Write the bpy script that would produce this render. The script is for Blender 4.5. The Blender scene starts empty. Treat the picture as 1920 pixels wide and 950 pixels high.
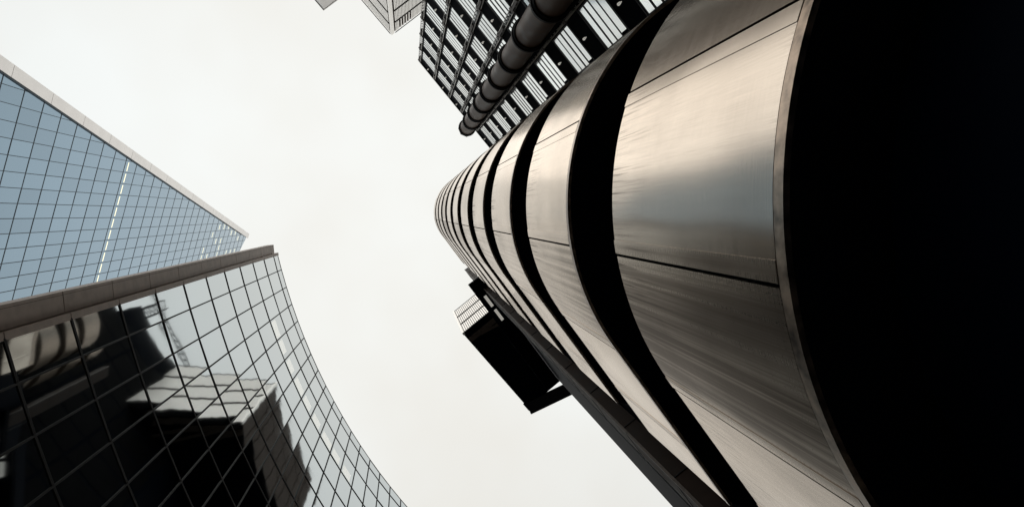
import bpy, bmesh, math, random
from math import radians as R_, sin, cos, pi, hypot, atan2
from mathutils import Matrix, Vector
random.seed(7)
S = bpy.context.scene
COL = S.collection
EYE = 1.6                                   # eye height above the pavement

# ------------------------------------------------------------------ camera
cam = bpy.data.cameras.new('camera'); camo = bpy.data.objects.new('camera', cam); COL.objects.link(camo)
cam.sensor_width = 36.0; cam.sensor_fit = 'HORIZONTAL'; cam.lens = 24.0
cam.clip_start = 0.05; cam.clip_end = 3000
_up = Vector(((768 - 960) / 1280, -(402 - 475) / 1280, -1)).normalized()    # the zenith in camera space
_X = (Vector((1, 0, 0)) - _up.x * _up).normalized(); _Y = _up.cross(_X)
camo.matrix_world = Matrix.Translation((0, 0, EYE)) @ Matrix((_X, _Y, _up)).to_4x4()
S.camera = camo

# ------------------------------------------------------------------ sky, sun, exposure
SUN_EL, SUN_ROT = R_(52), R_(200)
w = bpy.data.worlds.new('World'); S.world = w; w.use_nodes = True
nt = w.node_tree; N = nt.nodes; L = nt.links
bg = N['Background']; bg.inputs['Strength'].default_value = 0.129
sky = N.new('ShaderNodeTexSky'); sky.sky_type = 'NISHITA'; sky.sun_disc = False
sky.sun_elevation = SUN_EL; sky.sun_rotation = SUN_ROT
hsv = N.new('ShaderNodeHueSaturation'); hsv.inputs['Saturation'].default_value = 0.12
L.new(sky.outputs[0], hsv.inputs['Color'])
tc = N.new('ShaderNodeTexCoord'); ns = N.new('ShaderNodeTexNoise'); ns.inputs['Scale'].default_value = 1.7
ns.inputs['Detail'].default_value = 4; ns.inputs['Roughness'].default_value = 0.55
L.new(tc.outputs['Generated'], ns.inputs['Vector'])
rp = N.new('ShaderNodeValToRGB')
rp.color_ramp.elements[0].position = 0.34; rp.color_ramp.elements[0].color = (7.20, 7.10, 6.70, 1)
rp.color_ramp.elements[1].position = 0.62; rp.color_ramp.elements[1].color = (7.86, 8.08, 7.94, 1)
L.new(ns.outputs['Fac'], rp.inputs['Fac'])
mx = N.new('ShaderNodeMixRGB'); mx.inputs['Fac'].default_value = 0.93
L.new(hsv.outputs[0], mx.inputs['Color1']); L.new(rp.outputs[0], mx.inputs['Color2'])
# an overcast sky is brightest overhead and about a third of that at the horizon
sp = N.new('ShaderNodeSeparateXYZ'); L.new(tc.outputs['Generated'], sp.inputs[0])
mr = N.new('ShaderNodeMapRange'); mr.inputs['From Min'].default_value = 0.0; mr.inputs['From Max'].default_value = 1.0
mr.inputs['To Min'].default_value = 0.333; mr.inputs['To Max'].default_value = 1.0
L.new(sp.outputs['Z'], mr.inputs['Value'])
ml = N.new('ShaderNodeMixRGB'); ml.blend_type = 'MULTIPLY'; ml.inputs['Fac'].default_value = 1
L.new(mx.outputs[0], ml.inputs['Color1']); L.new(mr.outputs[0], ml.inputs['Color2'])
L.new(ml.outputs[0], bg.inputs['Color'])
sl = bpy.data.lights.new('sun', 'SUN'); sl.energy = 0.5; sl.angle = R_(60); sl.color = (1, 0.95, 0.88)
so = bpy.data.objects.new('sun', sl); COL.objects.link(so)
# Nishita: rotation measured clockwise from +Y
sd = Vector((sin(SUN_ROT) * cos(SUN_EL), cos(SUN_ROT) * cos(SUN_EL), sin(SUN_EL)))
so.rotation_euler = sd.to_track_quat('Z', 'Y').to_euler()
S.view_settings.view_transform = 'Standard'; S.view_settings.look = 'None'
S.view_settings.exposure = 0.0; S.view_settings.gamma = 1.0; S.view_settings.use_curve_mapping = False
S.cycles.max_bounces = 10; S.cycles.glossy_bounces = 6

# ------------------------------------------------------------------ materials
def mat(name, col, rough=0.5, metal=0.0, spec=0.5, var=0.0, vscale=3.0, bump=0.0, bscale=1.0, orand=0.0, rvar=0.0):
    m = bpy.data.materials.new(name); m.use_nodes = True
    t = m.node_tree; n = t.nodes; l = t.links; b = n['Principled BSDF']
    b.inputs['Base Color'].default_value = (*col, 1); b.inputs['Roughness'].default_value = rough
    b.inputs['Metallic'].default_value = metal; b.inputs['Specular IOR Level'].default_value = spec
    co = n.new('ShaderNodeTexCoord')
    out = None
    if var or rvar:
        nz = n.new('ShaderNodeTexNoise'); nz.inputs['Scale'].default_value = vscale; nz.inputs['Detail'].default_value = 6
        l.new(co.outputs['Object'], nz.inputs['Vector'])
    if var or orand:
        src = None
        if var:
            r = n.new('ShaderNodeMapRange'); r.inputs['From Min'].default_value = .3; r.inputs['From Max'].default_value = .7
            r.inputs['To Min'].default_value = 1 - var; r.inputs['To Max'].default_value = 1 + var
            l.new(nz.outputs['Fac'], r.inputs['Value']); src = r.outputs[0]
        if orand:
            oi = n.new('ShaderNodeObjectInfo'); r2 = n.new('ShaderNodeMapRange')
            r2.inputs['To Min'].default_value = 1 - orand; r2.inputs['To Max'].default_value = 1 + orand * .4
            l.new(oi.outputs['Random'], r2.inputs['Value'])
            if src:
                mm = n.new('ShaderNodeMath'); mm.operation = 'MULTIPLY'
                l.new(src, mm.inputs[0]); l.new(r2.outputs[0], mm.inputs[1]); src = mm.outputs[0]
            else: src = r2.outputs[0]
        mu = n.new('ShaderNodeMixRGB'); mu.blend_type = 'MULTIPLY'; mu.inputs['Fac'].default_value = 1
        mu.inputs['Color1'].default_value = (*col, 1); l.new(src, mu.inputs['Color2']); l.new(mu.outputs[0], b.inputs['Base Color'])
    if rvar:
        r = n.new('ShaderNodeMapRange'); r.inputs['From Min'].default_value = .3; r.inputs['From Max'].default_value = .7
        r.inputs['To Min'].default_value = rough - rvar; r.inputs['To Max'].default_value = rough + rvar
        l.new(nz.outputs['Fac'], r.inputs['Value']); l.new(r.outputs[0], b.inputs['Roughness'])
    if bump:
        nb = n.new('ShaderNodeTexNoise'); nb.inputs['Scale'].default_value = bscale; nb.inputs['Detail'].default_value = 1
        l.new(co.outputs['Object'], nb.inputs['Vector'])
        bp = n.new('ShaderNodeBump'); bp.inputs['Strength'].default_value = 1; bp.inputs['Distance'].default_value = bump
        l.new(nb.outputs['Fac'], bp.inputs['Height']); l.new(bp.outputs[0], b.inputs['Normal'])
    return m

def steel_mat():
    """brushed stainless sheet with rain streaks running down from its top edge; UV is in metres"""
    m = bpy.data.materials.new('brushed_steel'); m.use_nodes = True
    t = m.node_tree; n = t.nodes; l = t.links; b = n['Principled BSDF']
    b.inputs['Metallic'].default_value = 1.0; b.inputs['Specular Tint'].default_value = (.93, .88, .83, 1)
    uv = n.new('ShaderNodeUVMap'); oi = n.new('ShaderNodeObjectInfo')
    off = n.new('ShaderNodeVectorMath'); off.operation = 'SCALE'; off.inputs[0].default_value = (37, 19, 0)
    l.new(oi.outputs['Random'], off.inputs['Scale'])
    ad = n.new('ShaderNodeVectorMath'); ad.operation = 'ADD'; l.new(uv.outputs[0], ad.inputs[0]); l.new(off.outputs[0], ad.inputs[1])
    def noise(sx, sy, det=4, rough=.6):
        mp = n.new('ShaderNodeMapping'); mp.inputs['Scale'].default_value = (sx, sy, 1); l.new(ad.outputs[0], mp.inputs[0])
        z = n.new('ShaderNodeTexNoise'); z.inputs['Scale'].default_value = 1; z.inputs['Detail'].default_value = det
        z.inputs['Roughness'].default_value = rough; l.new(mp.outputs[0], z.inputs['Vector']); return z.outputs['Fac']
    def mrange(s, a, b_, c, d, smooth=False):
        r = n.new('ShaderNodeMapRange'); r.inputs['From Min'].default_value = a; r.inputs['From Max'].default_value = b_
        r.inputs['To Min'].default_value = c; r.inputs['To Max'].default_value = d
        if smooth: r.interpolation_type = 'SMOOTHSTEP'
        l.new(s, r.inputs['Value']); return r.outputs[0]
    def math(op, a, b_):
        k = n.new('ShaderNodeMath'); k.operation = op
        for i, v in enumerate((a, b_)):
            if isinstance(v, (int, float)): k.inputs[i].default_value = v
            else: l.new(v, k.inputs[i])
        return k.outputs[0]
    sep = n.new('ShaderNodeSeparateXYZ'); l.new(uv.outputs[0], sep.inputs[0])
    top = mrange(sep.outputs['Y'], 1.5, 2.68, 0, 1, True)
    bot = mrange(sep.outputs['Y'], 0.0, 0.22, .55, 0, True)
    thin = mrange(noise(26, .45, 3, .7), .50, .74, 0, 1)
    broad = mrange(noise(3.5, .35, 3), .42, .70, 0, 1)
    streak = math('MULTIPLY', thin, math('MULTIPLY', math('ADD', top, bot), math('ADD', broad, .25)))
    patch = math('ADD', mrange(noise(.9, .7, 4), .45, .75, 0, .16), mrange(noise(.32, .10, 1), .52, .66, 0, .30))
    # the weather side, round the nose towards the near flank, carries long streaks over its whole height
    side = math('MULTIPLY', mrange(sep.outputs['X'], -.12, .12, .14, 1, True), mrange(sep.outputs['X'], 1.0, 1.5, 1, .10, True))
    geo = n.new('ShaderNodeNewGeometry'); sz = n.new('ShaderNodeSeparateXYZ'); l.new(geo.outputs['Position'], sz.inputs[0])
    street = mrange(sz.outputs['Z'], 6.5, 11, 1, .42, True)          # streaks deepened on the lowest band, standing in for its dark reflection
    runs_and_reflection = math('MULTIPLY', math('MULTIPLY', mrange(noise(15, .10, 4, .65), .38, .64, .42, 1), side), street)
    dirt_and_reflection = math('MINIMUM', math('ADD', math('ADD', math('MULTIPLY', streak, 1.15), patch), math('MULTIPLY', runs_and_reflection, .90)), .95)
    brush = noise(1.6, 90, 3, .7); brush2 = noise(160, 2.2, 2, .6)
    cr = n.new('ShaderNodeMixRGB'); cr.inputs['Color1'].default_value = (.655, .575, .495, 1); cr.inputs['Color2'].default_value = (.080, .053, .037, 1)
    l.new(dirt_and_reflection, cr.inputs['Fac'])
    mu = n.new('ShaderNodeMixRGB'); mu.blend_type = 'MULTIPLY'; mu.inputs['Fac'].default_value = 1
    l.new(cr.outputs[0], mu.inputs['Color1']); l.new(mrange(math('ADD', brush, brush2), .7, 1.3, .90, 1.05), mu.inputs['Color2'])
    l.new(mu.outputs[0], b.inputs['Base Color'])
    l.new(math('ADD', mrange(brush, .3, .7, .14, .21), math('MULTIPLY', dirt_and_reflection, .20)), b.inputs['Roughness'])
    wav = noise(.9, .55, 1)
    bp = n.new('ShaderNodeBump'); bp.inputs['Strength'].default_value = 1; bp.inputs['Distance'].default_value = .018
    l.new(wav, bp.inputs['Height'])
    bp2 = n.new('ShaderNodeBump'); bp2.inputs['Strength'].default_value = .35; bp2.inputs['Distance'].default_value = .0003
    l.new(brush, bp2.inputs['Height']); l.new(bp.outputs[0], bp2.inputs['Normal']); l.new(bp2.outputs[0], b.inputs['Normal'])
    return m

def emit_mat(name, col, strength):
    m = bpy.data.materials.new(name); m.use_nodes = True; b = m.node_tree.nodes['Principled BSDF']
    b.inputs['Base Color'].default_value = (*col, 1); b.inputs['Emission Color'].default_value = (*col, 1)
    b.inputs['Emission Strength'].default_value = strength; return m

M = dict(
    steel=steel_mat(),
    trim=mat('trim_steel', (.34, .265, .205), .36, 1.0, var=.6, vscale=11, rvar=.08),
    black=mat('black_glazing', (.0022, .0058, .0150), .6, 0, .02),
    soffit=mat('dark_soffit', (.0022, .0042, .0085), .9, 0, .03, var=.3, vscale=1.5),
    frame=mat('dark_frame', (.014, .015, .018), .6, 0, .2, var=.3, vscale=4),
    pane=mat('pale_window_glass', (.80, .83, .82), .10, 1.0, bump=.004, bscale=1.3, orand=.22),
    rail=mat('galvanised_rail', (.42, .41, .39), .45, .6, var=.2, vscale=6),
    bracket=mat('brown_bracket', (.10, .075, .06), .6, .3, var=.3, vscale=5),
    lamp=mat('pale_painted_metal', (.72, .70, .66), .5, 0, .4),
    pale_glow=emit_mat('lamp_and_box_glow', (.85, .82, .74), .35),
    pipe=mat('bronze_pipe', (.110, .064, .042), .5, .0, .10, var=.3, vscale=2.5, rvar=.08),
    clamp=mat('pipe_clamp', (.010, .009, .010), .6, 0, .08, var=.3, vscale=5),
    duct=mat('brown_duct', (.040, .024, .017), .6, .0, .05, var=.35, vscale=1.6, rvar=.08),
    rib=mat('pale_ribbed_cladding', (.88, .845, .80), .32, .75, .4, var=.10, vscale=4),
    ribsh=mat('rib_frame', (.10, .085, .075), .6, 0, .3),
    stone=mat('stone_cladding', (.47, .37, .305), .5, .0, .25, var=.12, vscale=2.2),
    stone2=mat('pale_stone', (.80, .77, .74), .45, .4, .3, var=.06, vscale=1.2),
    wglass=mat('mirror_glass', (.50, .545, .56), .035, 1.0, bump=.0035, bscale=.55, orand=.06),
    rimglass=mat('rim_glass', (.70, .74, .74), .12, .9, bump=.003, bscale=.8, orand=.1),
    mull=mat('bronze_mullion', (.020, .019, .019), .55, 0, .10),
    sglass=mat('blue_glass', (.275, .38, .475), .10, 1.0, bump=.004, bscale=.25, orand=.10),
    smull=mat('blue_black_mullion', (.045, .070, .090), .5, 0, .3),
    scap=mat('pale_metal_edge', (.92, .885, .86), .36, .75, .4, var=.05, vscale=.5),
    litstrip=emit_mat('lit_strip', (1.0, .93, .66), 1.1),
    litceil=emit_mat('lit_ceiling', (.84, .85, .80), .68),
    asphalt=mat('asphalt', (.045, .045, .047), .85, 0, .3, var=.3, vscale=14, bump=.004, bscale=60),
    paving=mat('paving', (.20, .19, .175), .8, 0, .3, var=.2, vscale=3),
    kerb=mat('kerb_granite', (.26, .25, .24), .75, 0, .3, var=.2, vscale=12),
    darkrib=mat('dark_louvre', (.006, .006, .007), .7, 0, .05, var=.3, vscale=1),
    concrete=mat('dark_concrete', (.06, .058, .056), .8, 0, .2, var=.3, vscale=.8),
    brownrib=mat('brown_louvre', (.13, .09, .068), .6, .0, .1, var=.2, vscale=2),
)

# ------------------------------------------------------------------ mesh helpers
class MB:
    def __init__(s): s.v = []; s.f = []; s.sm = []; s.uv = {}
    def poly(s, pts, smooth=False, uv=None):
        i = len(s.v); s.v += [tuple(p) for p in pts]; s.f.append(list(range(i, i + len(pts)))); s.sm.append(smooth)
        if uv: s.uv[len(s.f) - 1] = uv
    def prism(s, poly, z0, z1):
        n = len(poly)
        a = sum(poly[i][0] * poly[(i + 1) % n][1] - poly[(i + 1) % n][0] * poly[i][1] for i in range(n))
        if a < 0: poly = poly[::-1]
        i = len(s.v); s.v += [(x, y, z0) for x, y in poly] + [(x, y, z1) for x, y in poly]
        s.f.append([i + k for k in reversed(range(n))]); s.f.append([i + n + k for k in range(n)])
        for k in range(n): s.f.append([i + k, i + (k + 1) % n, i + n + (k + 1) % n, i + n + k])
        s.sm += [False] * (n + 2)
    def box(s, o, u, n_, s0, s1, d0, d1, z0, z1):
        """box in the frame of a facade: o origin, u along, n_ outward (2D), heights z"""
        P = lambda a, d: (o[0] + u[0] * a + n_[0] * d, o[1] + u[1] * a + n_[1] * d)
        s.prism([P(s0, d0), P(s1, d0), P(s1, d1), P(s0, d1)], z0, z1)
    def bar(s, a, b, w, h=None):
        """square bar between two 3D points"""
        a = Vector(a); b = Vector(b); h = h or w; d = (b - a).normalized()
        x = d.cross(Vector((0, 0, 1)))
        if x.length < 1e-4: x = Vector((1, 0, 0))
        x.normalize(); y = d.cross(x)
        q = [(-w / 2, -h / 2), (w / 2, -h / 2), (w / 2, h / 2), (-w / 2, h / 2)]
        i = len(s.v)
        for e in (a, b): s.v += [tuple(e + x * p + y * r) for p, r in q]
        s.f += [[i, i + 1, i + 2, i + 3], [i + 7, i + 6, i + 5, i + 4]] + [[i + k, i + 4 + k, i + 4 + (k + 1) % 4, i + (k + 1) % 4] for k in range(4)]
        s.sm += [False] * 6
    def cyl(s, c, r0, r1, z0, z1, n=32):
        i = len(s.v); A = [2 * pi * k / n for k in range(n)]
        s.v += [(c[0] + r0 * cos(a), c[1] + r0 * sin(a), z0) for a in A] + [(c[0] + r1 * cos(a), c[1] + r1 * sin(a), z1) for a in A]
        for k in range(n): s.f.append([i + k, i + (k + 1) % n, i + n + (k + 1) % n, i + n + k]); s.sm.append(True)
        j = len(s.v); s.v += [s.v[i + k] for k in range(2 * n)]
        s.f.append([j + k for k in reversed(range(n))]); s.f.append([j + n + k for k in range(n)]); s.sm += [False, False]
    def build(s, name, m, parent=None, label=None, kind=None):
        org = Vector((0, 0, 0)); p = parent
        while p is not None: org += p.location; p = p.parent
        me = bpy.data.meshes.new(name); me.from_pydata([tuple(Vector(v) - org) for v in s.v], [], s.f); me.update()
        me.polygons.foreach_set('use_smooth', s.sm)
        if s.uv:
            ul = me.uv_layers.new(name='UVMap')
            for fi, uvs in s.uv.items():
                for li, q in zip(me.polygons[fi].loop_indices, uvs): ul.data[li].uv = q
        me.materials.append(M[m]); me.validate()
        o = bpy.data.objects.new(name, me); COL.objects.link(o)
        if parent: o.parent = parent
        if label: o['label'] = label
        if kind: o['kind'] = kind
        return o

def thing(name, label, cat, loc, group=None):
    o = bpy.data.objects.new(name, None); COL.objects.link(o); o.location = loc; o.empty_display_size = .5
    o['label'] = label; o['category'] = cat
    if group: o['group'] = group
    return o

def clip_poly(poly, a, b, c):
    """keep the part of a 2D polygon with a*x + b*y + c >= 0"""
    out = []
    for i in range(len(poly)):
        p, q = poly[i], poly[(i + 1) % len(poly)]
        dp = a * p[0] + b * p[1] + c; dq = a * q[0] + b * q[1] + c
        if dp >= 0: out.append(p)
        if dp * dq < 0:
            t = dp / (dp - dq); out.append((p[0] + t * (q[0] - p[0]), p[1] + t * (q[1] - p[1])))
    return out

camm = camo.matrix_world.inverted()
def seen(pts):
    """area a polygon covers in the frame (pixels of a 1920 wide picture), 0 when outside: ranks panes by size"""
    q = []
    for p in pts:
        c = camm @ Vector(p)
        if c.z > -.1: return 0
        q.append((1280 * c.x / -c.z, 1280 * c.y / -c.z))
    for a, b, c in ((1, 0, 960), (-1, 0, 960), (0, 1, 475), (0, -1, 475)):
        q = clip_poly(q, a, b, c)
        if len(q) < 3: return 0
    return abs(sum(q[i][0] * q[(i + 1) % len(q)][1] - q[(i + 1) % len(q)][0] * q[i][1] for i in range(len(q)))) / 2

# ------------------------------------------------------------------ ground
def flat(name, m, poly, z, th=None):
    b = MB()
    if th: b.prism(poly, z - th, z)
    else: b.poly([(x, y, z) for x, y in poly])
    o = b.build(name, m); o['kind'] = 'structure'; return o
flat('ground', 'asphalt', [(-900, -900), (900, -900), (900, 900), (-900, 900)], -0.12)
flat('pavement', 'paving', [(-3.2, -60), (40, -60), (40, 60), (-.2, 60), (-3.2, 0)], 0.0, .10)
flat('far_pavement', 'paving', [(-70, -60), (-9.2, -60), (-8.6, 5), (1.5, 40), (1.5, 60), (-70, 60)], 0.0, .10)
for nm, pts in (('kerb', [(-3.2, -60), (-3.2, 0), (-.2, 60)]), ('far_kerb', [(-9.2, -60), (-8.6, 5), (1.5, 40), (1.5, 60)])):
    b = MB()
    for p, q in zip(pts, pts[1:]): b.bar((*p, -.05), (*q, -.05), .22, .13)
    b.build(nm, 'kerb')['kind'] = 'structure'
b = MB()
for off in (0, .25):
    b.bar((-8.3 + off, -60, -.112), (-7.8 + off, 5, -.112), .09, .006)
b.build('road_marking', 'lamp')['kind'] = 'structure'

# ------------------------------------------------------------------ steel banded stair tower
RT = 2.68; CT = (4.376, -0.147); FA = R_(53.5)          # nose radius, nose centre, direction of the straight flanks
P = 4.32                                               # storey height
U_ = (cos(FA), sin(FA)); FL = 9.0
A0, A1 = FA + pi / 2, FA + 3 * pi / 2
def drum(s, off=0.0):
    """point of the tower plan at arc length s; s = 0 where the near flank meets the nose, negative along the near flank"""
    r = RT + off
    if s <= 0:
        n = (cos(A0), sin(A0)); return (CT[0] + n[0] * r - U_[0] * s, CT[1] + n[1] * r - U_[1] * s)
    a = s / RT
    if a <= pi: return (CT[0] + r * cos(A0 + a), CT[1] + r * sin(A0 + a))
    n = (cos(A1), sin(A1)); t = s - RT * pi; return (CT[0] + n[0] * r + U_[0] * t, CT[1] + n[1] * r + U_[1] * t)
S0, S1 = -2.37, RT * pi + FL
def samples(a, b, step=.07):
    k = sorted({0.0, RT * pi}); pts = [a]
    n = max(3, int(math.ceil((b - a) / step)))
    return [a + (b - a) * i / n for i in range(n + 1)]
def shell(b, s0, s1, off0, off1, z0, z1, uvz=None):
    """curved plate: smooth outside, flat edges"""
    ss = samples(s0, s1)
    for a, c in zip(ss, ss[1:]):
        (x0, y0), (x1, y1) = drum(a, off1), drum(c, off1); (i0, j0), (i1, j1) = drum(a, off0), drum(c, off0)
        base = uvz if uvz is not None else z0
        # outer faces share positions; smooth shading comes from custom merging below
        b.poly([(x0, y0, z0), (x0, y0, z1), (x1, y1, z1), (x1, y1, z0)][::-1], True, [(a, z0 - base), (a, z1 - base), (c, z1 - base), (c, z0 - base)][::-1])
        b.poly([(i0, j0, z0), (x0, y0, z0), (x1, y1, z0), (i1, j1, z0)][::-1], False, [(a, 0), (a, .02), (c, .02), (c, 0)][::-1])
        b.poly([(i0, j0, z1), (i1, j1, z1), (x1, y1, z1), (x0, y0, z1)][::-1], False, [(a, 2.6), (c, 2.6), (c, 2.68), (a, 2.68)][::-1])
    for s, fl in ((s0, 1), (s1, -1)):
        x, y = drum(s, off1); i, j = drum(s, off0)
        b.poly([(x, y, z0), (x, y, z1), (i, j, z1), (i, j, z0)][::fl], False, [(s, 0), (s, 1), (s, 1), (s, 0)][::fl])
def weld(o):
    bm = bmesh.new(); bm.from_mesh(o.data)
    bmesh.ops.remove_doubles(bm, verts=bm.verts, dist=.0005)
    for e in bm.edges:
        if len(e.link_faces) != 2 or e.link_faces[0].smooth != e.link_faces[1].smooth or not e.link_faces[0].smooth: e.smooth = False
    bm.to_mesh(o.data); bm.free(); return o

tower = thing('stair_tower', 'round-nosed tower wrapped in brushed steel bands with black gaps between them', 'building', (CT[0] + 2.5, CT[1] + 3.4, 0))
HB = 2.68
joints = [-1.55, -.08, 1.215, 2.597, 4.0, 5.4, 6.8, 8.2, RT * pi + 1.6, RT * pi + 3, RT * pi + 5, RT * pi + 7]
for i in range(-1, 11):
    z0 = EYE + 2.92 + P * i; z1 = z0 + HB
    if i < 0: z0 = .02
    b = MB(); e = [S0] + joints + [S1]; g = .011
    for a, c in zip(e, e[1:]):
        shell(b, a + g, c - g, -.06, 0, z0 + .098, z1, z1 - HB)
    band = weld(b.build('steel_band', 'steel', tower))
    b = MB(); shell(b, S0 + .02, S1 - .02, -.10, -.03, z0 + .02, z1 - .02); b.uv = {}
    weld(b.build('backing_sheet', 'soffit', band))
    b = MB(); shell(b, S0, S1, -.03, .004, z0, z0 + .085, z0); weld(b.build('rim_trim', 'trim', band))
    for s in joints:
        k0 = s - .125 if abs(s - 2.597) < .01 else s + .014
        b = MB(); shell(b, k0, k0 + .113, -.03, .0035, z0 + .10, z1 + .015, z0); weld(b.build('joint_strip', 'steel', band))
    if i < 10:
        b = MB(); shell(b, S0, S1, -.75, -.55, z1 - .3, z0 + P + .3 if i >= 0 else EYE + 2.92 + .3); b.uv = {}
        weld(b.build('dark_window_band', 'black', tower))
    # floor plates that close the tower at the top and bottom of every window band
    for za, zb in ((z1 - .26, z1 - .1), (z0 + .01, z0 + .09)):
        b = MB(); b.prism([drum(s, -.035) for s in samples(S0, S1, .2)], za, zb)
        b.build('floor_plate', 'soffit', tower)
zt = EYE + 2.92 + P * 10 + HB
b = MB(); b.prism([drum(s, -.03) for s in samples(S0, S1, .3)], zt - .05, zt + .12); b.build('roof', 'trim', tower)
b = MB(); shell(b, S0, S1, -.25, -.02, zt + .12, zt + .55); b.uv = {}; weld(b.build('parapet', 'trim', tower))
b = MB(); b.prism([drum(s, -1.6) for s in samples(S0 + .5, S1 - 1.5, .4)], .02, zt - .3); b.build('core', 'black', tower)

b = MB(); b.box(drum(0, 0), U_, (cos(A0), sin(A0)), 2.40, FL + 4, -4.6, -.43, .02, zt); b.build('dark_wall', 'black', tower)
# brown duct that climbs the near flank, beside a walkway landing
nf = (cos(A0), sin(A0)); fo = drum(0, 0)
DZ = EYE + 61.0; Q0 = 4.36
b = MB(); b.box(fo, U_, nf, Q0, Q0 + .88, -.40, -.02, .02, DZ)
duct = b.build('duct', 'duct', tower, label='dark brown square duct climbing the flank of the steel tower')
for k in range(19):
    b = MB(); b.box(fo, U_, nf, Q0 - .015, Q0 + .89, -.40, -.012, 4.4 + 3.04 * k, 4.44 + 3.04 * k); b.build('seam', 'clamp', duct)
b = MB(); b.box(fo, U_, nf, Q0 - .04, Q0 + .02, -.055, .0, .03, DZ - .02); b.build('edge_trim', 'bracket', duct)
b = MB(); q = (fo[0] + U_[0] * (Q0 + 1.08) + nf[0] * -.06, fo[1] + U_[1] * (Q0 + 1.08) + nf[1] * -.06); b.bar((*q, .02), (*q, DZ - 12), .06)
sr = b.build('service_rail', 'frame', tower)
for k in range(30):
    z = 3.1 + k * 1.5
    b = MB(); b.box(fo, U_, nf, Q0 + .88, Q0 + 1.1 + .14 * (k % 3 == 0), -.2, -.03, z, z + .06 + .4 * (k % 4 == 1)); b.build('clip', 'frame', sr)
PZ = EYE + 45
b = MB(); b.box(fo, U_, nf, 3.55, 12.5, -.36, .64, PZ, PZ + .45); plat = b.build('walkway', 'soffit', tower)
for s, zz in ((4.75, -.36), (5.9, -.34)):
    b = MB(); b.box(fo, U_, nf, s, s + .85, .10, .30, PZ + zz, PZ + zz + .2); b.build('pale_box', 'pale_glow', plat)  # pale boxes whose weak glow stands in for sky-lit sides

# ------------------------------------------------------------------ wing with rows of narrow windows
u = (-.642, -.767); n = (-.767, .642)
E0 = (7.26, -5.92); DW = 9.68                                 # right end of the facade, its length
WR = EYE + 61.0
wing = thing('office_wing', 'dark wing with stacked rows of pale narrow windows behind a thick pipe', 'building', (E0[0] + u[0] * DW / 2 - n[0] * 4, E0[1] + u[1] * DW / 2 - n[1] * 4, 0))
b = MB(); b.box(E0, u, n, -.12, DW, -8.5, -.06, .02, WR - .02); b.build('shell', 'soffit', wing)
cols = [(0.0, .10), (1.93, .22), (3.98, .22), (5.62, .24), (7.62, .22), (DW - .12, .24)]
bays = [(.13, 1.80), (2.12, 3.86), (4.12, 5.46), (5.76, 7.46), (7.76, DW - .26)]
storeys = 14
for k in range(storeys):
    zb = WR - .17 - P * (k + 1)
    if zb < 1: continue
    zw0, zw1 = zb + .02, zb + P * .57
    b = MB(); b.box(E0, u, n, -.06, DW + .02, -.055, .016, zb + P * .60, zb + P * .985); sp_ = b.build('spandrel', 'soffit', wing)
    b = MB(); b.box(E0, u, n, -.05, DW + .05, .0, .024, zb + P * .585, zb + P * .605); b.box(E0, u, n, -.05, DW + .05, .0, .024, zb + P * .975, zb + P * .995)
    b.build('edge_angle', 'frame', sp_)
    for bi, (a, c) in enumerate(bays):
        pn = MB(); fr = MB(); h = (zw1 - zw0) / 4
        for q in range(4):
            tilt = random.uniform(-.008, .008); y0 = zw0 + q * h + .05; y1 = zw0 + (q + 1) * h - .05
            a_ = a + (.10 if q == 0 else 0)
            Pt = lambda s, d, z: (E0[0] + u[0] * s + n[0] * d, E0[1] + u[1] * s + n[1] * d, z)
            pn.poly([Pt(a_, .01, y0), Pt(c, .01, y0), Pt(c, .01 + tilt, y1), Pt(a_, .01 + tilt, y1)])
            fr.box(E0, u, n, a - .03, c + .03, -.02, .022, y1, y1 + .10 if q < 3 else y1 + .06)
        fr.box(E0, u, n, a - .07, a - .005, -.02, .024, zw0, zw1); fr.box(E0, u, n, c + .005, c + .07, -.02, .024, zw0, zw1)
        win = pn.build('window', 'pane', wing); fr.build('frame', 'frame', win)
        lp = MB(); mid = (a + c) / 2; zl = zb + P * .78
        cx = (E0[0] + u[0] * mid + n[0] * .115, E0[1] + u[1] * mid + n[1] * .115)
        lp.cyl(cx, .045, .055, zl, zl + .14, 12); lp.box(E0, u, n, mid - .02, mid + .02, .0, .06, zl + .05, zl + .09)
        lp.build('wall_lamp', 'pale_glow', wing)
    for s_, d_ in ((.02, .13), (1.96, .10)):
        q = (E0[0] + u[0] * s_ + n[0] * d_, E0[1] + u[1] * s_ + n[1] * d_)
        er = MB(); er.bar((*q, zb - P * .30), (*q, zb + P * .22), .045); er.build('edge_rail', 'lamp', wing)
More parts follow.
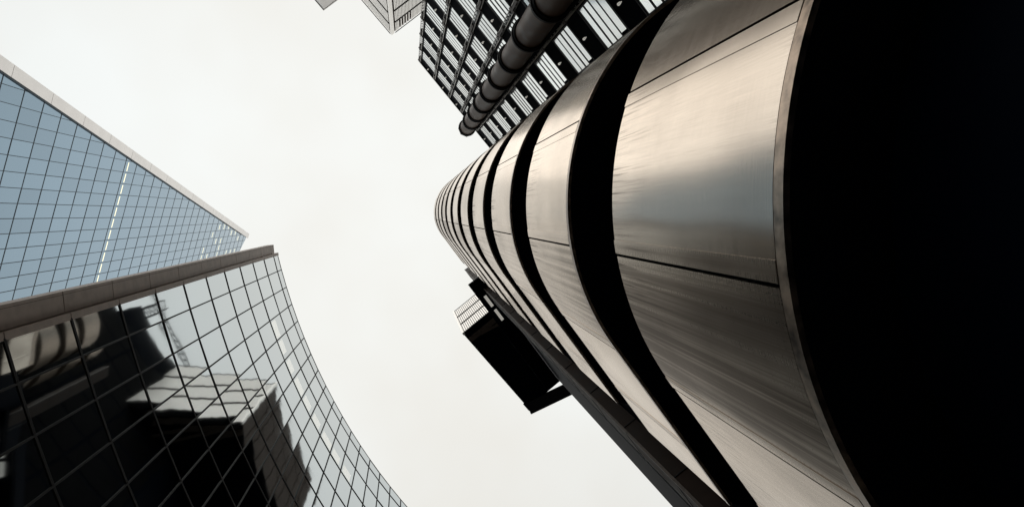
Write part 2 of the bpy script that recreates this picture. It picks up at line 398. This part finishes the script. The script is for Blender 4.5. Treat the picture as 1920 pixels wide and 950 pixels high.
# lattice columns between the bays, with a brown bracket at every floor
for ci, (s, wd) in enumerate(cols):
    b = MB(); d0, d1 = .03, .10
    if ci in (0,):
        b.bar((E0[0] + u[0] * .03 + n[0] * .12, E0[1] + u[1] * .03 + n[1] * .12, 1), (E0[0] + u[0] * .03 + n[0] * .12, E0[1] + u[1] * .03 + n[1] * .12, WR), .03)
    else:
        for ds in (0, wd):
            q = (E0[0] + u[0] * (s + ds) + n[0] * d1, E0[1] + u[1] * (s + ds) + n[1] * d1)
            b.bar((*q, .1), (*q, WR - .05), .04)
        z = 3.0; fl = 0
        while z < WR - .6:
            p0 = (E0[0] + u[0] * (s + wd * fl) + n[0] * d1, E0[1] + u[1] * (s + wd * fl) + n[1] * d1)
            p1 = (E0[0] + u[0] * (s + wd * (1 - fl)) + n[0] * d1, E0[1] + u[1] * (s + wd * (1 - fl)) + n[1] * d1)
            b.bar((*p0, z), (*p1, z + .30), .022); z += .30; fl = 1 - fl
    lc = b.build('lattice_column', 'rail' if ci in (0,) else 'rail', wing)
    for k in range(storeys):
        zb = WR - .17 - P * (k + 1)
        if zb < 2: continue
        bk = MB()
        if ci == 0: bk.box(E0, u, n, -.04, .07, .0, .10, zb + P * .62, zb + P * .70)
        else:
            bk.box(E0, u, n, s - .05, s + wd + .05, .0, .15, zb + P * .90, zb + P * .98)
            bk.box(E0, u, n, s + wd * .25, s + wd * .75, .0, .17, zb + P * .60, zb + P * .90)
        bk.build('bracket', 'bracket' if ci else 'frame', lc)
b = MB(); b.box(E0, u, n, 2.02, 3.0, .0, .62, .02, WR - 2.2); b.build('pipe_shade_box', 'soffit', wing)  # black box added to deepen the shade right of the pipe
b = MB(); b.box(E0, u, n, -.1, DW + .12, -.4, .12, WR - .12, WR + .04); b.build('roof_edge', 'frame', wing)

# ------------------------------------------------------------------ thick vertical pipe in front of the wing
pa = R_(-56.35); pd = 8.80; PC = (pd * cos(pa), pd * sin(pa)); PTOP = EYE + 58.4
pipe = thing('vent_pipe', 'thick bronze vertical pipe with black ring clamps in front of the windowed wing', 'pipe', (PC[0], PC[1], 0))
b = MB(); b.cyl(PC, .60, .60, .02, PTOP, 40); b.build('pipe_body', 'pipe', pipe)
k = 0
while PTOP - .55 - P * k > 1:
    z = PTOP - .55 - P * k
    b = MB(); b.cyl(PC, .66, .70, z, z + .16, 40); b.cyl(PC, .735, .735, z + .16, z + .34, 40); b.cyl(PC, .70, .66, z + .34, z + .48, 40)
    cl = b.build('ring_clamp', 'clamp', pipe)
    b = MB(); t = (PC[0] - n[0] * .02, PC[1] - n[1] * .02); b.box(PC, u, n, -.10, .10, -1.2, -.62, z + .18, z + .32); b.build('stay', 'clamp', cl)
    k += 1
b = MB(); b.cyl(PC, .72, .72, PTOP, PTOP + .4, 8); b.build('cap', 'clamp', pipe)

# ------------------------------------------------------------------ ribbed plant storeys
def ribbed(parent, o, u, n, s0, s1, z0, rows, ph, pitch, open_top=True, holes=()):
    """rows of pale vertical ribs between dark frames on a facade"""
    for r in range(rows):
        za, zb = z0 + ph * r, z0 + ph * (r + 1)
        b = MB(); b.box(o, u, n, s0 - .03, s1 + .03, -.02, .06, za, za + ph * .035); b.box(o, u, n, s0 - .03, s1 + .03, -.02, .055, zb - ph * .02, zb - .004)
        rail = b.build('frame_rail', 'ribsh', parent)
        b = MB(); s = s0 + .04
        while s < s1 - .1:
            lo = s; hi = min(s + pitch * .70, s1)
            hole = any(r == hr and h0 <= s <= h1 for hr, h0, h1 in holes)
            if not hole or int(s / pitch) % 2: b.box(o, u, n, lo, hi, -.08, .05, za + ph * .035, zb - ph * (.12 if open_top else .04))
            s += pitch
        b.build('ribbed_panel', 'rib', rail)

# the cantilevered plant box: black underside, pale ribbed side
G = 1.75; HPZ = EYE + 46.0 * G
A_ = (3.52 * G, 8.07 * G); ua = (cos(R_(49.7)), sin(R_(49.7))); na = (cos(R_(-38.5)), sin(R_(-38.5)))
plant = thing('plant_room', 'black-bottomed cantilevered box with pale ribbed side jutting out beside the steel tower', 'building', (15.5, 14.5, 0))
LN = 6.9 * G; nl = (-ua[0], -ua[1]); BH = 10.35 * G
b = MB(); b.box(A_, ua, na, .09, LN, .2, 14, HPZ + .03, HPZ + BH - .1); b.build('box_body', 'soffit', plant)
b = MB(); b.box(A_, ua, na, 0, LN + .02, 0, 14, HPZ - .2, HPZ + .02); und = b.build('underside', 'soffit', plant)
b = MB(); b.box(A_, ua, na, .45 * G, .80 * G, .1, 4.6 * G, HPZ - .42, HPZ - .21); b.build('soffit_beam', 'bracket', und)
b = MB(); p0 = (A_[0] + ua[0] * .75 * G + na[0] * .9 * G, A_[1] + ua[1] * .75 * G + na[1] * .9 * G, HPZ - .3); p1 = (A_[0] + ua[0] * 1.5 * G + na[0] * 4.6 * G, A_[1] + ua[1] * 1.5 * G + na[1] * 4.6 * G, HPZ - .3)
b.bar(p0, p1, .34, .16); b.build('soffit_brace', 'bracket', und)
T_ = (A_[0] + ua[0] * (LN + .12), A_[1] + ua[1] * (LN + .12)); be = (cos(R_(-23.5)), sin(R_(-23.5)))
b = MB(); b.bar((*T_, HPZ - .1), (T_[0] + be[0] * 5.5 * G, T_[1] + be[1] * 5.5 * G, HPZ - .1), .86 * G, .5); b.build('edge_beam', 'frame', plant)
b = MB(); b.bar((T_[0] - ua[0] * .8, T_[1] - ua[1] * .8, HPZ - .1), (T_[0] + ua[0] * .25, T_[1] + ua[1] * .25, HPZ - .1), .3, .4); b.build('corner_stub', 'frame', plant)
ribbed(plant, A_, na, nl, 0, 13.8, HPZ + .05, 3, 3.42 * G, .155 * G)
for r in range(3):
    for c in range(6):
        z = HPZ + .1 + 5.9 * r; s0_ = .25 + 1.97 * c
        b = MB()
        for q in range(9): b.box(A_, ua, (-na[0], -na[1]), s0_ + q * .2, s0_ + q * .2 + .12, -.19, -.02, z, z + 5.6)
        b.build('brown_louvre', 'brownrib', plant)
b = MB(); b.box(A_, ua, na, 3.2, 10.4, 8.6, 14, .02, HPZ - .21); b.build('shaft', 'concrete', plant)
b = MB(); b.box(A_, na, nl, -.05, .2, -.15, .16, HPZ - .4, HPZ + BH); b.build('corner_post', 'rib', plant)

# the rest of the complex behind the steel tower: hidden from the street corner, mirrored in the glass office
main = thing('main_building', 'tall dark building with brown louvres mirrored in the glass office', 'building', (24, 4, 0))
b = MB(); b.prism([(14.2, -9.5), (14.2, 13.2), (34, 32), (34, -20)], .02, 93); b.build('shell', 'soffit', main)
mu_ = (0, 1); mn = (-1, 0)
for r in range(21):
    for c in range(5):
        b = MB(); s0_ = -9.2 + 4.45 * c; z = 2.5 + 4.3 * r
        for q in range(13): b.box((14.2, 0), mu_, mn, s0_, s0_ + 4.1, .0, .05, z + q * .3, z + q * .3 + .17)
        b.build('louvre_panel', 'darkrib', main)
b = MB(); b.prism([(14.5, .5), (14.5, 7.4), (22, 9.5), (22, -1)], 92.9, 99); b.build('roof_plant', 'soffit', main)
st2 = thing('rear_stair_tower', 'second steel banded stair tower mirrored in the left end of the glass office', 'building', (10.6, .6, 0))
b = MB(); b.cyl((10.6, .6), 2.2, 2.2, .02, 73, 40); b.build('core', 'black', st2)
for k in range(17):
    b = MB(); b.cyl((10.6, .6), 2.75, 2.75, 1.2 + P * k, 1.2 + P * k + HB, 56); b.build('steel_band', 'trim', st2)
crane = thing('roof_crane', 'black lattice crane on the roof line, mirrored in the glass office', 'crane', (15.3, 1.5, 99))
b = MB()
for dx, dy in ((0, 0), (1.3, 0), (0, 1.3), (1.3, 1.3)): b.bar((14.7 + dx, .9 + dy, 99), (14.7 + dx, .9 + dy, 108), .16)
z = 99; f = 0
while z < 107:
    for p, q in (((0, 0), (1.3, 0)), ((1.3, 0), (1.3, 1.3)), ((1.3, 1.3), (0, 1.3)), ((0, 1.3), (0, 0))):
        b.bar((14.7 + p[0], .9 + p[1], z), (14.7 + q[0], .9 + q[1], z + 1.3), .09)
    z += 1.3
b.build('mast', 'frame', crane)
b = MB(); b.bar((14.3, -7, 106), (15.3, 9, 104.5), .16); b.bar((14.3, -7, 107.3), (15.3, 9, 105.8), .16)
for k in range(16): b.bar((14.3 + k / 16, -7 + k, 106 - k * .094), (14.36 + k / 16, -6 + k, 107.2 - k * .094), .08)
b.build('boom', 'frame', crane)

# ribbed tower far above the wing
z0 = EYE + 82.5; K = (-.0230 * 82.5, -.2537 * 82.5); ub = (cos(R_(-131)), sin(R_(-131))); uc = (cos(R_(-38.5)), sin(R_(-38.5)))
rt = thing('ribbed_tower', 'tall tower corner clad in pale ribs with thin brown floor lines', 'building', (K[0] - 1.0, K[1] - 9, 0))
rowh = 4.25; rows = 5
nb = (-uc[0], -uc[1]); nc = (-ub[0], -ub[1])
inner = (K[0] + ub[0] * .15 + uc[0] * .15, K[1] + ub[1] * .15 + uc[1] * .15)
b = MB(); b.prism([inner, (inner[0] + ub[0] * 11, inner[1] + ub[1] * 11), (inner[0] + ub[0] * 11 + uc[0] * 9, inner[1] + ub[1] * 11 + uc[1] * 9), (inner[0] + uc[0] * 9, inner[1] + uc[1] * 9)], .02, z0 - .1); b.build('shell', 'brownrib', rt)
ribbed(rt, K, ub, nb, .25, 11, z0 - rows * rowh, rows, rowh, .19)
ribbed(rt, K, uc, nc, .55, 9, z0 - rows * rowh, rows, rowh, .19, True, [(4, 1.0, 2.9)])
b = MB(); b.prism([K, (K[0] + uc[0] * .42, K[1] + uc[1] * .42), (K[0] + uc[0] * .42 + ub[0] * .2, K[1] + uc[1] * .42 + ub[1] * .2), (K[0] + ub[0] * .2, K[1] + ub[1] * .2)], z0 - rows * rowh, z0 - .02); b.build('corner_panel', 'rib', rt)

# pale stone corner beyond it
z0 = EYE + 92; K = (-.1162 * 92, -.2857 * 92)
pt = thing('pale_tower', 'plain pale tower corner just reaching into view at the top', 'building', (K[0] - 2, K[1] - 9, 0))
b = MB(); b.prism([K, (K[0] + uc[0] * 9, K[1] + uc[1] * 9), (K[0] + uc[0] * 9 + ub[0] * 10, K[1] + uc[1] * 9 + ub[1] * 10), (K[0] + ub[0] * 10, K[1] + ub[1] * 10)], .02, z0); b.build('wall', 'stone2', pt)
b = MB()
for k in range(10):
    b.box(K, ub, nb, 1.2, 9, -.05, .02, z0 - 5.5 - 4 * k, z0 - 3.4 - 4 * k); b.box(K, uc, nc, 1.2, 8.5, -.05, .02, z0 - 9.5 - 4 * k, z0 - 7.4 - 4 * k)
b.build('window_strip', 'frame', pt)
b = MB(); b.prism([(K[0] - .06, K[1] + .1), (K[0] + uc[0] * 9, K[1] + uc[1] * 9 + .1), (K[0] + uc[0] * 9 + ub[0] * 10, K[1] + uc[1] * 9 + ub[1] * 10), (K[0] + ub[0] * 10 - .1, K[1] + ub[1] * 10)], z0 + .003, z0 + .3); b.build('coping', 'stone2', pt)

# ------------------------------------------------------------------ concave mirror glass office
WC = (44.30, -8.62); WRd = 57.07; STEP = R_(1.585)
ang = [R_(167.72)] + [R_(166.36) - STEP * k for k in range(25)]
def arc(a, off=0): return (WC[0] + (WRd - off) * cos(a), WC[1] + (WRd - off) * sin(a))       # off > 0 stands proud of the glass, towards the street
lines = [EYE + 60.24 - 3.904 * k for k in range(16)]; RIM = EYE + 62.0
glass = thing('glass_office', 'concave mirror-glass office with dark grid and a brown stone edge, reflecting the street', 'building', (-16, 18, 0))
back = [(-30, 8.5), (-24, 45), (14.5, 45)]
front = [arc(a, -.25) for a in ang]
b = MB(); b.prism([(-11.95, 3.35)] + front + back[::-1], .02, RIM - .05); b.build('shell', 'concrete', glass)
panes = []
zz = [RIM] + lines
for ki, (a, c) in enumerate(zip(ang, ang[1:])):
    for ri, (zt_, zb_) in enumerate(zip(zz, zz[1:])):
        t1, t2 = random.gauss(0, .0016), random.gauss(0, .0012)
        (x0, y0), (x1, y1) = arc(a), arc(c)
        dx, dy = cos((a + c) / 2), sin((a + c) / 2)
        q = []
        for (x, y, z, su, sv) in ((x0, y0, zb_, -1, -1), (x1, y1, zb_, 1, -1), (x1, y1, zt_, 1, 1), (x0, y0, zt_, -1, 1)):
            d = su * .79 * t1 + sv * 1.95 * t2 + .004
            q.append((x - dx * d, y - dy * d, z))
        panes.append((seen(q), ri, q))
panes.sort(key=lambda p: -p[0])
rest = MB()
for k, (sz, ri, q) in enumerate(panes):
    if k < 100 and sz > 0:
        b = MB(); b.poly(q); b.build('window_pane', 'rimglass' if ri == 0 else 'wglass', glass)
    else: rest.poly(q)
rest.build('window_panes', 'wglass', glass, kind='stuff')
for a in ang[1:]:
    b = MB(); t = (-sin(a), cos(a)); nn = (-cos(a), -sin(a)); o = arc(a)
    b.box(o, t, nn, -.030, .030, -.03, .045, .02, RIM + .01); b.build('mullion', 'mull', glass)
for z in lines:
    b = MB()
    for dz0, dz1, dp in ((-.065, -.012, .035), (.022, .070, .028)):
        b.prism([arc(a, dp) for a in ang] + [arc(a, -.03) for a in ang[::-1]], z + dz0, z + dz1)
    b.build('transom', 'mull', glass)
b = MB(); b.prism([arc(a, .03) for a in ang] + [arc(a, -.4) for a in ang[::-1]], RIM + .012, RIM + .10); b.build('roof_coping', 'rail', glass)
b = MB()
for k in range(3, 12):                       # lit ceiling strips behind the third row of glass
    a, c = ang[k], ang[k + 1]; m1 = a + (c - a) * .10; m2 = a + (c - a) * (.75 if k % 3 else .93)
    (x0, y0), (x1, y1) = arc(m1, .024), arc(m2, .024)
    b.poly([(x0, y0, lines[2] + .18), (x1, y1, lines[2] + .18), (x1, y1, lines[2] + 1.6), (x0, y0, lines[2] + 1.6)])
b.build('lit_ceiling', 'litceil', glass)
# stone clad end of the facade: a wide outer face, a shadow gap and a narrow inner face
O_, AI, BS, BE = (-11.69, 2.61), (-11.64, 3.33), (-11.455, 3.34), (-11.425, 3.58)
FZ = EYE + 61.6; TZ = EYE + 62.4
def slab_joints(nm, p, q, depth, ztop, mt):
    """stone facing in storey-high pieces with open joints"""
    d = Vector((q[0] - p[0], q[1] - p[1])); ln = d.length; d /= ln; nn = (d.y, -d.x)
    if nn[0] * -p[0] + nn[1] * -p[1] < 0: nn = (-nn[0], -nn[1])
    zs = [ztop] + [z for z in lines if z < ztop - .5] + [.02]
    b = MB()
    for a, c in zip(zs, zs[1:]): b.box(p, d, nn, 0, ln, -depth, 0, c + .028, a - .028)
    f = b.build(nm, mt, glass)
    b = MB(); b.box(p, d, nn, .01, ln - .01, -depth, -.03, .02, ztop - .03); b.build('joint_backing', 'frame', f)
    return d, nn, f
d, nn, f = slab_joints('stone_edge', O_, AI, .55, FZ, 'stone')
b = MB(); b.box(O_, d, nn, .105, .117, -.02, .002, .05, FZ - .03); b.build('vertical_joint', 'frame', f)
d, nn, f = slab_joints('stone_jamb', BS, BE, .50, TZ, 'stone')
b = MB(); b.prism([BE, arc(ang[0], -.02), arc(ang[0], -.3), (BE[0] - .3, BE[1])], .02, RIM); b.build('jamb_return', 'mull', glass)

# ------------------------------------------------------------------ blue glass skyscraper with a slanting pale edge
us = (cos(R_(105.7)), sin(R_(105.7))); nsn = (sin(R_(105.7)), -cos(R_(105.7)))          # along the facade, towards the street
AP = (-43.03, 5.16)                                     # plan position under the apex
def SP(s, h, d=0): return (AP[0] + us[0] * s + nsn[0] * d, AP[1] + us[1] * s + nsn[1] * d, EYE + h)
sc = thing('skyscraper', 'tall blue glass skyscraper with a slanting pale edge running up to a sharp tip', 'building', (-55, -2, 0))
HA = 192.7
sl1 = (192.7 - 70.6) / 20.64                              # steepness of the long edge
sl2 = 1.05
def inside(poly, mrg=0.0):
    poly = clip_poly(poly, sl1, -1, HA - mrg * sl1)                    # under the long edge
    if len(poly) > 2: poly = clip_poly(poly, -sl2, -1, HA - .2)      # under the short edge
    return poly
outl = [(-(HA + 1) / sl1, -1.4), (36, -1.4), (36, HA - 36 * sl2), (0, HA)]
b = MB(); i0 = [SP(s, h, -.12) for s, h in outl]; i1 = [SP(s + (6 if s < 30 else 0), h - (30 if h > 100 else 0), -28) for s, h in outl]
b.poly(i0); b.poly(i1[::-1])
for k in range(4): b.poly([i0[k], i1[k], i1[(k + 1) % 4], i0[(k + 1) % 4]])
b.build('shell', 'smull', sc)
# vertical grid: spacing from the mullions, floors 4 m
MS = 1.664; m0 = -8.23; EDGE = 1.32
cells = []
for k in range(-16, 32):
    s0, s1 = m0 + MS * k, m0 + MS * (k + 1)
    for j in range(-20, 30):
        h0, h1 = 79.83 + 4.0 * j, 79.83 + 4.0 * (j + 1)
        if h1 < 30 or s0 > 34: continue
        pl = inside([(s0 + .01, h0 + .01), (s1 - .01, h0 + .01), (s1 - .01, h1 - .01), (s0 + .01, h1 - .01)], EDGE)
        if len(pl) < 3: continue
        t1, t2 = random.gauss(0, .0012), random.gauss(0, .0012)
        q = [SP(s, h, t1 * (s - (s0 + s1) / 2) + t2 * (h - (h0 + h1) / 2)) for s, h in pl]
        cells.append((seen(q), q))
cells.sort(key=lambda p: -p[0])
rest = MB()
for k, (sz, q) in enumerate(cells):
    if k < 100 and sz > 0: b = MB(); b.poly(q); b.build('window_pane', 'sglass', sc)
    else: rest.poly(q)
rest.build('window_panes', 'sglass', sc, kind='stuff')
for k in range(-16, 30):
    s = m0 + MS * k
    top = min(HA + sl1 * (s - EDGE) if s < EDGE else HA, HA - sl2 * s - .3)
    if top < 32: continue
    b = MB(); b.box(AP, us, nsn, s - .032, s + .032, -.05, .035, EYE + 20, EYE + top); b.build('mullion', 'smull', sc)
for j in range(-12, 28):
    h = 79.83 + 4.0 * j
    pl = inside([(-40, h - .05), (35, h - .05), (35, h + .05), (-40, h + .05)], EDGE)
    if len(pl) < 3: continue
    ss = [p[0] for p in pl]
    b = MB(); b.box(AP, us, nsn, min(ss), max(ss), -.05, .028, EYE + h - .055, EYE + h + .055); b.build('transom', 'smull', sc)
# pale folded edge strip
def strip(s_off0, s_off1, d0, d1, h0, h1):
    q = []
    for h in (h0, h1):
        s = (h - HA) / sl1
        q += [SP(s + s_off0, h, d0), SP(s + s_off1, h, d0), SP(s + s_off1, h, d1), SP(s + s_off0, h, d1)]
    return q
b = MB(); h = HA
while h > 20:
    l_ = max(h - 8.0, 20); q = strip(0, 1.22, -.3, .22, l_ + .06, h)
    i = len(b.v); b.v += q
    b.f += [[i, i + 1, i + 2, i + 3], [i + 7, i + 6, i + 5, i + 4]] + [[i + t, i + 4 + t, i + 4 + (t + 1) % 4, i + (t + 1) % 4] for t in range(4)]; b.sm += [False] * 6
    h = l_
eb = b.build('edge_strip', 'scap', sc)
b = MB(); q = strip(1.222, 1.40, -.05, .20, 20, HA - 8); b.v += q
b.f += [[0, 1, 2, 3], [7, 6, 5, 4]] + [[t, 4 + t, 4 + (t + 1) % 4, (t + 1) % 4] for t in range(4)]; b.sm += [False] * 6
b.build('edge_shadow_gap', 'smull', eb)
# lit ceiling strips: one long row, and a scatter high up
def lit(s, h, ln=1.05, th=.24):
    k = math.floor((s - m0) / MS); c = m0 + MS * (k + .5)
    b = MB(); b.poly([SP(c - ln / 2, h, .02), SP(c + ln / 2, h, .02), SP(c + ln / 2, h + th, .02), SP(c - ln / 2, h + th, .02)])
    b.build('light_strip', 'litstrip', sc)
for k in range(11): lit(m0 + MS * (k - 2.5), 104.75, 1.28, .26)
for s, h in [(-2.6, 161.8), (-2.6, 165.8), (-2.3, 169.8), (-1.0, 157.8), (-1.0, 173.8), (-.7, 177.8), (.7, 161.8), (.7, 165.8), (.6, 181.8), (2.3, 165.8),
             (3.9, 165.8), (2.3, 153.8), (3.9, 153.8), (3.9, 157.8), (3.9, 173.8), (3.9, 177.8), (3.8, 181.8)]:
    lit(s, h, 1.2, .28)
